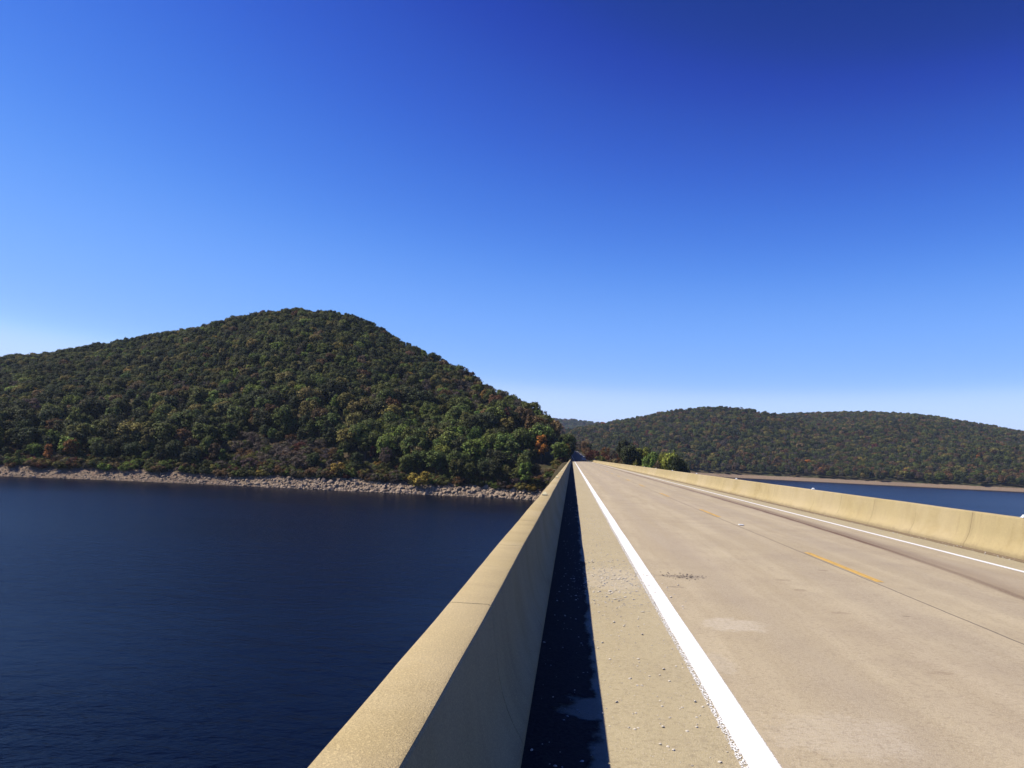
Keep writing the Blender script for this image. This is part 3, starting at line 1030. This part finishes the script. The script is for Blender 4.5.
# trees the photograph singles out: picture point of the foot, height in picture rows, class, crown kind, width, label
SPECIAL = [
    (541, 464, 31, 'orange', 3, 0.9, 'tall narrow orange tree among the green trees beside the bridge'),
    (514, 452, 22, 'rust', 1, 0.8, 'small reddish orange tree left of the tall orange tree'),
    (70, 463, 21, 'amber', 0, 0.9, 'broad rusty orange tree in the dark wood near the left edge'),
    (47, 464, 19, 'amber', 3, 0.9, 'narrow yellow orange tree just left of the broad rusty one'),
    (8, 440, 18, 'yellow', 1, 0.9, 'small golden tree at the left edge, above the others'),
    (372, 462, 16, 'maroon', 1, 0.8, 'small red tree low on the slope in the middle of the green wood'),
    (366, 425, 26, 'olive', 0, 1.1, 'yellow green tree halfway up the middle of the hill'),
    (345, 418, 24, 'olive', 2, 1.0, 'olive green tree beside the yellow green one halfway up'),
    (484, 405, 17, 'yellow', 1, 1.0, 'golden tree high on the right flank of the hill'),
    (523, 432, 24, 'tan', 2, 1.0, 'tan yellow tree on the right flank above the tall orange tree'),
    (560, 448, 24, 'tan', 1, 0.8, 'tan tree at the road end of the left wood'),
    (420, 489, 18, 'yellow', 5, 1.1, 'golden orange bush at the top of the rocky bank'),
    (337, 478, 15, 'yellow', 5, 1.0, 'small golden bush on the bank beside the brown brush'),
    (247, 421, 16, 'rust', 1, 1.0, 'rusty tree above the brown brush on the lower slope'),
    (185, 402, 14, 'rust', 0, 1.0, 'rusty tree in the gap high on the left slope'),
    (130, 396, 15, 'yellow', 1, 0.9, 'yellowish tree high on the left slope'),
    (213, 466, 22, 'tan', 1, 0.9, 'tan leafed tree near the foot of the left slope'),
    (104, 472, 8, 'bright', 5, 1.3, 'round light green bush on the bank near the left edge'),
]
for (x_, y_, hp, cls, kd, wd, lb) in SPECIAL:
    p = ground_at(x_, y_)
    hgt = hp * math.hypot(p[0], p[1]) / F
    add_tree(p, cls, kd, hgt, wd, lb)
# the clump on the right of the road where the bridge ends: column, crown top row, distance, class, crown, width, label
CLUMP = [
    (590, 450.5, 335, 'maroon', 6, 1.0, 'dull red bush just right of the far road'),
    (597, 449.5, 345, 'maroon', 1, 0.75, 'reddish tree right of the far road'),
    (606, 445.5, 350, 'rust', 4, 1.0, 'thin rusty tree left of the darkest tree by the right barrier'),
    (601, 455.5, 300, 'bright', 5, 1.0, 'small green bush behind the far end of the right barrier'),
    (613, 448, 320, 'bare', 4, 0.8, 'bare brown tree left of the darkest tree by the right barrier'),
    (624, 438, 330, 'dark', 1, 1.0, 'tallest dark green tree behind the right barrier'),
    (630, 444, 318, 'dark', 0, 0.9, 'dark green tree close against the tallest one'),
    (643, 446.5, 322, 'lime', 0, 0.9, 'bright green round tree in the middle of the right clump'),
    (651, 452, 312, 'bright', 2, 0.7, 'low green tree right of the bright green round one'),
    (662, 452.5, 330, 'lime', 2, 0.8, 'pale green tree near the right end of the clump'),
    (671, 450.5, 325, 'lime', 0, 0.9, 'yellowish green tree near the right end of the clump'),
    (678, 457, 318, 'dark', 2, 0.8, 'low dark tree at the right end of the clump'),
    (686, 464, 322, 'dark', 5, 1.6, 'dark bush at the very right end of the clump'),
    (638, 460, 300, 'lime', 5, 1.4, 'olive bush in front of the dark trees by the right barrier'),
    (655, 462, 302, 'tan', 6, 1.4, 'tan brush in front of the bright green tree'),
    (618, 458.5, 300, 'tan', 6, 1.3, 'straw coloured brush under the darkest tree'),
]
for (x_, yt, dist, cls, kd, wd, lb) in CLUMP:
    w = ray(x_, yt); w = w / math.hypot(w[0], w[1])
    X_, Y_ = w[0] * dist, w[1] * dist
    zt = EYE + w[2] * dist
    zg = float(bil(X_, Y_)[0])
    hgt = max(zt - zg, 2.0)
    wfix = wd * min(1.0, 1.0 * KIND[kd][2] / hgt * 1.1)
    add_tree((X_, Y_, zg), cls, kd, hgt, wfix if kd < 5 else wd * min(1.2, KIND[kd][2] / hgt), lb)

sp_xy = np.array([t['p'][:2] for t in trees])


def free(x, y, rad_=3.2):
    return np.min(np.hypot(sp_xy[:, 0] - x, sp_xy[:, 1] - y)) > rad_


def gauss2(u, v, cu, cv, su, sv): return math.exp(-((u - cu) / su) ** 2 - ((v - cv) / sv) ** 2)


def hides(u, v, r_):
    """would a tree here stand in front of one of the trees told apart above?"""
    for (x_, y_, hp, *_), t_ in zip(SPECIAL, trees):
        if t_['kind'] >= 5: continue
        if abs(u - x_) < 0.34 * hp + 2 and r_ < math.hypot(t_['p'][0], t_['p'][1]) and y_ - 0.35 * hp < v < y_ + (27 if t_['cls'] == 'orange' else 16 if t_['cls'] == 'amber' else 9): return t_['cls'] in ('orange', 'amber') or rng.random() < 0.8
    return False


# --- left hill
P = jgrid(-47, 0.2, 262, 760, 4.4)
az = np.degrees(np.arctan2(P[:, 0], P[:, 1])); r = np.hypot(P[:, 0], P[:, 1])
d = r - L_rs(az)
ok = (d > np.where(az > -9, 7.5, 10.5)) & (r < L_rr(az) + 45) & road_clear(P[:, 0], P[:, 1])
P, d, r = P[ok], d[ok], r[ok]
Z = height(P[:, 0], P[:, 1])
Upx, Vpx = proj(np.stack([P[:, 0], P[:, 1], Z + 5], 1))
nn = fbm(P[:, 0], P[:, 1], 40.0, 9.0, 3)
for (x_, y_), z_, d_, r_, u, v, q in zip(P, Z, d, r, Upx, Vpx, nn):
    if not free(x_, y_): continue
    if hides(u, v, r_): continue
    brush = gauss2(u, v, 272, 456, 66, 30)                         # bare brown brush on the lower slope
    purple = 0.95 * gauss2(u, v, 498, 392, 80, 26) + 0.5 * gauss2(u, v, 545, 418, 30, 22) + 0.25 * gauss2(u, v, 190, 400, 120, 22)
    if brush > 0.4 and rng.random() < brush * 1.25:
        if rng.random() < 0.88:
            for _ in range(2):
                xq, yq = x_ + rng.normal(0, 1.6), y_ + rng.normal(0, 1.6)
                add_tree((xq, yq, float(bil(xq, yq)[0])), pick([('bare', 6), ('rust', 0.6), ('mid', 1), ('olive', 0.6), ('maroon', 0.2)]), 6, rng.uniform(2.5, 5.0), 1.3)
        else:
            add_tree((x_, y_, z_), pick([('bare', 4), ('rust', 2), ('mid', 3)]), pick([(4, 5), (3, 2)]), rng.uniform(4.5, 7.5), 0.9)
        continue
    lush = gauss2(u, v, 440, 455, 130, 40)
    if lush > 0.35 and rng.random() < 0.16: continue
    leftd = smoothstep(250, 60, u)
    wts = [('dark', 4.0 + 2.5 * leftd), ('mid', 3.6), ('bright', 0.6 + 1.0 * lush), ('leafy', 9.0 * lush), ('olive', (0.9 + 0.8 * max(q, 0)) * (1 - 0.85 * lush)), ('rust', 0.10 + 2.0 * purple + 0.35 * max(q, 0)),
           ('bare', 0.18 + 8.0 * purple), ('yellow', 0.05), ('tan', 0.12 + 1.8 * purple), ('maroon', 0.02 + 0.15 * purple)]
    c = pick(wts)
    kd = 4 if c == 'bare' else pick([(0, 3), (1, 3), (2, 3), (3, 1.4)])
    hgt = (rng.uniform(9.5, 14.0) if d_ < 80 and rng.random() < 0.35 + 0.6 * lush else rng.uniform(5.8, 9.4)) * (1.0 if d_ > 18 else 0.8)
    if u > 545: hgt *= 0.9
    add_tree((x_, y_, z_), c, kd, hgt, rng.uniform(0.75, 1.2))
# --- low brush along the top of the bank
N = 900
azr = rng.uniform(-44, 1.5, N); rad = L_rs(azr) + rng.uniform(6.0, 16, N) + (rng.random(N) < 0.3) * rng.uniform(0, 30, N)
bx, by = rad * np.sin(np.radians(azr)), rad * np.cos(np.radians(azr))
bz = height(bx, by)
for x_, y_, z_ in zip(bx, by, bz):
    if not road_clear(x_, y_) or not free(x_, y_, 2): continue
    k_ = pick([(5, 3), (6, 4)])
    add_tree((x_, y_, z_), pick([('mid', 3), ('bright', 1.5), ('olive', 1.5), ('rust', 2.2), ('tan', 1.6), ('bare', 2.5), ('maroon', 0.8)]) if k_ == 6 else pick([('mid', 4), ('dark', 2), ('bright', 2), ('olive', 2), ('rust', 1), ('yellow', 0.4)]),
             k_, rng.uniform(1.4, 3.6), 1.25)
# --- low ground right of the far road
P = jgrid(-0.3, 10.5, 300, 880, 6.5)
az = np.degrees(np.arctan2(P[:, 0], P[:, 1])); r = np.hypot(P[:, 0], P[:, 1])
ok = (r - L_rs(az) > 9) & road_clear(P[:, 0], P[:, 1]) & (P[:, 0] < 46) & (P[:, 0] > road2_x(P[:, 1]))
P, r = P[ok], r[ok]
Z = height(P[:, 0], P[:, 1])
for (x_, y_), z_, r_ in zip(P, Z, r):
    if not free(x_, y_, 3.5): continue
    near = r_ < 520
    hgt = rng.uniform(3.0, 5.5) if near else rng.uniform(6.0, 10.0)
    if near: add_tree((x_, y_, z_), pick([('rust', 2), ('tan', 1.5), ('bare', 2), ('mid', 3), ('dark', 2), ('maroon', 1)]), pick([(5, 2), (6, 2)]), hgt, 1.0)
    else: add_tree((x_, y_, z_), pick([('rust', 3), ('tan', 2.5), ('bare', 3), ('mid', 2), ('dark', 2)]), pick([(0, 2), (1, 2), (4, 3)]), hgt, 0.9)
# tall trees along the left of the far road: they shade it
for y_ in np.arange(338, 680, 3.6):
    x_ = float(road2_x(y_)) - rng.uniform(5.6, 8.0)
    add_tree((x_, y_, float(bil(x_, y_)[0])), pick([('dark', 5), ('mid', 2), ('bare', 0.5)]), pick([(1, 2), (3, 2), (0, 1)]), rng.uniform(10.5, 13.5) if y_ > 365 else rng.uniform(6, 9), 0.95)
n_near = len(trees)
# --- right range
P = jgrid(-1.5, 32.5, 968, 1880, 6.8)
az = np.degrees(np.arctan2(P[:, 0], P[:, 1])); r = np.hypot(P[:, 0], P[:, 1])
ok = (r - R_rs(az) - fbm(P[:, 0], P[:, 1], 60.0, 1.0) * 5.0 > 9) & (r < 1870)
P = P[ok]; r = r[ok]
Z = height(P[:, 0], P[:, 1])
nn = fbm(P[:, 0], P[:, 1], 110.0, 9.0, 3)
d2 = r - R_rs(np.degrees(np.arctan2(P[:, 0], P[:, 1])))
for (x_, y_), z_, q, dd_ in zip(P, Z, nn, d2):
    low = smoothstep(140, 20, dd_)
    c = pick([('dark', 4.5), ('mid', 4.0), ('olive', 1.6), ('rust', 0.8 + 1.6 * max(q, 0) + 1.4 * low), ('bare', 1.6 + 2.5 * max(q, 0)), ('yellow', 0.04 + 0.15 * low), ('orange', 0.01 + 0.04 * low), ('tan', 0.5 + 0.6 * low), ('maroon', 0.05)])
    add_tree((x_, y_, z_), c, 4 if c == 'bare' else pick([(0, 3), (1, 3), (2, 3), (3, 1.4)]), rng.uniform(7.5, 12.5), rng.uniform(0.9, 1.2))
# --- far hill
P = jgrid(-4, 6.5, 2350, 3060, 15)
Z = height(P[:, 0], P[:, 1])
for (x_, y_), z_ in zip(P, Z):
    add_tree((x_, y_, z_), pick([('dark', 3), ('mid', 3), ('rust', 2), ('bare', 1)]), pick([(0, 1), (1, 1), (2, 1)]), rng.uniform(14, 20), 1.4)

# ---- the 290 that show largest are things of their own
vis = []
for i, t in enumerate(trees[:n_near]):
    u, v = proj(t['p'] + np.array([0, 0, t['h'] * 0.6]))
    if not (-15 < u < 1030): continue
    a = math.degrees(math.atan2(t['p'][0], t['p'][1])); rr_ = math.hypot(t['p'][0], t['p'][1])
    dsh = rr_ - L_rs(a)
    front = 1.0 / (1.0 + max(dsh - 12, 0) / 60.0)                  # trees further back are partly covered
    sc = (t['h'] / rr_) ** 2 * front * (0.4 if t['kind'] >= 4 else 1.0)
    if a > 0.3: sc *= 0.15
    if t['special']: sc = 9.0
    vis.append((sc, i))
vis.sort(reverse=True)
own = set(i for _, i in vis[:285])

CLS_WORD = dict(leafy='fresh green', lime='yellow green', dark='dark green', mid='mid green', bright='bright green', olive='olive green', rust='rust brown', orange='orange', amber='rusty orange', yellow='golden', bare='bare brown', maroon='dull red', tan='tan')
for i in sorted(own):
    t = trees[i]
    bush = t['kind'] >= 5
    nm = 'bush' if bush else 'tree'
    e = empty(nm, tuple(t['p']), t['rot'])
    e.scale = t['s']
    cme, tme, _ = KIND[t['kind']]
    c = bpy.data.objects.new('crown', cme); COL.objects.link(c); c.parent = e
    c['tint'] = [float(q) for q in t['tint']]
    s = bpy.data.objects.new('trunk', tme); COL.objects.link(s); s.parent = e
    u, v = proj(t['p'])
    word = CLS_WORD[t['cls']]
    if t['special']:
        tag(e, t['special'], nm, 'trees at the end of the bridge' if t['p'][0] > 8 else 'trees on the left hill')
    else:
        a = math.degrees(math.atan2(t['p'][0], t['p'][1])); dsh = math.hypot(t['p'][0], t['p'][1]) - L_rs(a)
        where = 'at the left edge of the wood' if u < 110 else 'left of the brown brush' if u < 225 else 'around the brown brush' if u < 320 else 'under the middle of the hill' if u < 430 else 'near the bridge'
        if u > 572: where = 'right of the far road'
        row = 'on top of the rocky bank' if dsh < 20 else 'on the lower slope'
        tag(e, f'{word} {nm} {row}, {where}', nm, f'{word} {nm}s {row}, {where}')

# ---- every other tree: one mass per hillside, instanced on points
def wood(name, idx, label):
    idx = [i for i in idx if i not in own]
    P = np.array([trees[i]['p'] for i in idx])
    me = bpy.data.meshes.new(name)
    me.vertices.add(len(idx)); me.vertices.foreach_set('co', P.astype(np.float32).ravel())
    a = me.attributes.new('kind', 'INT', 'POINT'); a.data.foreach_set('value', np.array([trees[i]['kind'] for i in idx], dtype=np.int32))
    a = me.attributes.new('tint', 'FLOAT_VECTOR', 'POINT'); a.data.foreach_set('vector', np.array([trees[i]['tint'] for i in idx], dtype=np.float32).ravel())
    a = me.attributes.new('size', 'FLOAT_VECTOR', 'POINT'); a.data.foreach_set('vector', np.array([trees[i]['s'] for i in idx], dtype=np.float32).ravel())
    a = me.attributes.new('turn', 'FLOAT_VECTOR', 'POINT'); a.data.foreach_set('vector', np.array([(0, 0, trees[i]['rot']) for i in idx], dtype=np.float32).ravel())
    me.update()
    o = bpy.data.objects.new(name, me); COL.objects.link(o)
    g = bpy.data.node_groups.new(name, 'GeometryNodeTree')
    g.interface.new_socket('Geometry', in_out='INPUT', socket_type='NodeSocketGeometry')
    g.interface.new_socket('Geometry', in_out='OUTPUT', socket_type='NodeSocketGeometry')
    N_ = g.nodes; Lk = g.links
    gi, go = N_.new('NodeGroupInput'), N_.new('NodeGroupOutput')
    jn = N_.new('GeometryNodeJoinGeometry')

    def att(nm, ty):
        nd = N_.new('GeometryNodeInputNamedAttribute'); nd.data_type = ty; nd.inputs[0].default_value = nm
        return nd.outputs[0]
    kd, szs, tr = att('kind', 'INT'), att('size', 'FLOAT_VECTOR'), att('turn', 'FLOAT_VECTOR')
    for k_, proto in PROTO.items():
        oi = N_.new('GeometryNodeObjectInfo'); oi.transform_space = 'ORIGINAL'
        oi.inputs['Object'].default_value = proto
        oi.inputs['As Instance'].default_value = True
        cp = N_.new('FunctionNodeCompare'); cp.data_type = 'INT'; cp.operation = 'EQUAL'
        Lk.new(kd, cp.inputs[2]); cp.inputs[3].default_value = k_
        ip = N_.new('GeometryNodeInstanceOnPoints')
        Lk.new(gi.outputs[0], ip.inputs['Points']); Lk.new(cp.outputs[0], ip.inputs['Selection'])
        Lk.new(oi.outputs['Geometry'], ip.inputs['Instance'])
        Lk.new(tr, ip.inputs['Rotation']); Lk.new(szs, ip.inputs['Scale'])
        Lk.new(ip.outputs[0], jn.inputs[0])
    Lk.new(jn.outputs[0], go.inputs[0])
    md = o.modifiers.new('wood', 'NODES'); md.node_group = g
    tag(o, label, 'wood', kind='stuff')
    return o


PROTO = {}
for o in COL.objects:
    if o.name.startswith('crown'):
        for k_, (cme, _, _) in enumerate(KIND):
            if o.data == cme and k_ not in PROTO: PROTO[k_] = o
print('crown kinds with a tree of their own:', sorted(PROTO), 'trees', len(trees), 'own', len(own))
left_i = [i for i in range(n_near) if trees[i]['p'][0] < 3]
right_i = [i for i in range(n_near) if trees[i]['p'][0] >= 3]
rng_i = [i for i in range(n_near, len(trees)) if math.hypot(*trees[i]['p'][:2]) < 2200]
far_i = [i for i in range(n_near, len(trees)) if math.hypot(*trees[i]['p'][:2]) >= 2200]
wood('forest', left_i, 'dense autumn wood covering the big hill on the left')
wood('forest', right_i, 'low brush and trees on the ground past the right barrier')
wood('forest', rng_i, 'dark autumn wood covering the long hills across the lake at right')
wood('forest', far_i, 'faint wood on the farthest hill, beyond the end of the road')


# ------------------------------------------------------------------ small things at the far end of the road
def van(loc):
    e = empty('van', loc)
    bm = bmesh.new()
    prof = [(-2.4, 0.45), (-2.45, 1.0), (-2.35, 1.85), (-2.15, 2.0), (0.7, 2.0), (1.1, 1.9), (1.75, 1.2), (2.4, 1.0), (2.5, 0.6), (2.45, 0.42)]
    L_ = [bm.verts.new((-0.95 + (0.10 if z > 1.3 else 0), y, z)) for y, z in prof]
    R_ = [bm.verts.new((0.95 - (0.10 if z > 1.3 else 0), y, z)) for y, z in prof]
    bm.faces.new(L_); bm.faces.new(R_[::-1])
    for i in range(len(prof)):
        j = (i + 1) % len(prof)
        bm.faces.new((L_[j], L_[i], R_[i], R_[j]))
    bmesh.ops.recalc_face_normals(bm, faces=bm.faces[:])
    bm_obj('body', bm, M_CARP, e)
    bm = bmesh.new(); bm_box(bm, (0, -2.44, 1.45), (1.35, 0.04, 0.6), 0.01); bm_obj('rear_window', bm, M_GLASS, e)
    for sx in (-1, 1):
        bm = bmesh.new(); bm_box(bm, (sx * 0.872, -0.4, 1.52), (0.02, 2.4, 0.46), 0.005); bm_obj('side_window', bm, M_GLASS, e)
        bm = bmesh.new(); bm_box(bm, (sx * 0.82, -2.46, 1.05), (0.16, 0.05, 0.3), 0.01); bm_obj('tail_light', bm, M_LAMP, e)
        for wy in (-1.5, 1.55):
            bm = bmesh.new()
            bmesh.ops.create_cone(bm, cap_ends=True, segments=20, radius1=0.36, radius2=0.36, depth=0.24, matrix=Matrix.Translation((sx * 0.84, wy, 0.36)) @ Matrix.Rotation(math.pi / 2, 4, 'Y'))
            bm_obj('wheel', bm, M_TYRE, e)
    bm = bmesh.new(); bm_box(bm, (0, -2.5, 0.55), (1.8, 0.12, 0.2), 0.03); bm_obj('bumper', bm, M_METAL, e)
    return e


v_ = van((5.6, 376, float(road2_z(np.array(376.0))) + 0.01))
tag(v_, 'pale vehicle far away on the road past the bridge', 'vehicle')


def marker(loc, label):
    e = empty('marker_sign', loc)
    bm = bmesh.new(); bm_box(bm, (0, 0, 0.7), (0.07, 0.07, 1.6), 0.01); bm_obj('post', bm, M_METAL, e)
    bm = bmesh.new(); bm_box(bm, (0, -0.05, 1.25), (0.42, 0.02, 0.9), 0.006); bm_obj('panel', bm, M_REFL, e)
    tag(e, label, 'sign', 'marker signs at the bridge end')


marker((9.75, 347, -0.15), 'small white marker panel on a post where the right barrier ends')
marker((-0.9, 321, -0.15), 'small white marker panel on a post where the left barrier ends')

# ------------------------------------------------------------------ air
hm = bpy.data.materials.new('thin blue air'); hm.use_nodes = True
hn = hm.node_tree; hn.nodes.clear()
ho = hn.nodes.new('ShaderNodeOutputMaterial'); pv = hn.nodes.new('ShaderNodeVolumePrincipled')
pv.inputs['Color'].default_value = (0.62, 0.76, 1.0, 1)
pv.inputs['Density'].default_value = 0.00006
pv.inputs['Anisotropy'].default_value = 0.1
hn.links.new(pv.outputs[0], ho.inputs['Volume'])
bm = bmesh.new()
bm_box(bm, (0, 800, 95.0), (9600, 8000, 250.0))
tag(bm_obj('haze', bm, hm), 'thin blue air between the viewer and the far hills', 'haze', kind='stuff')
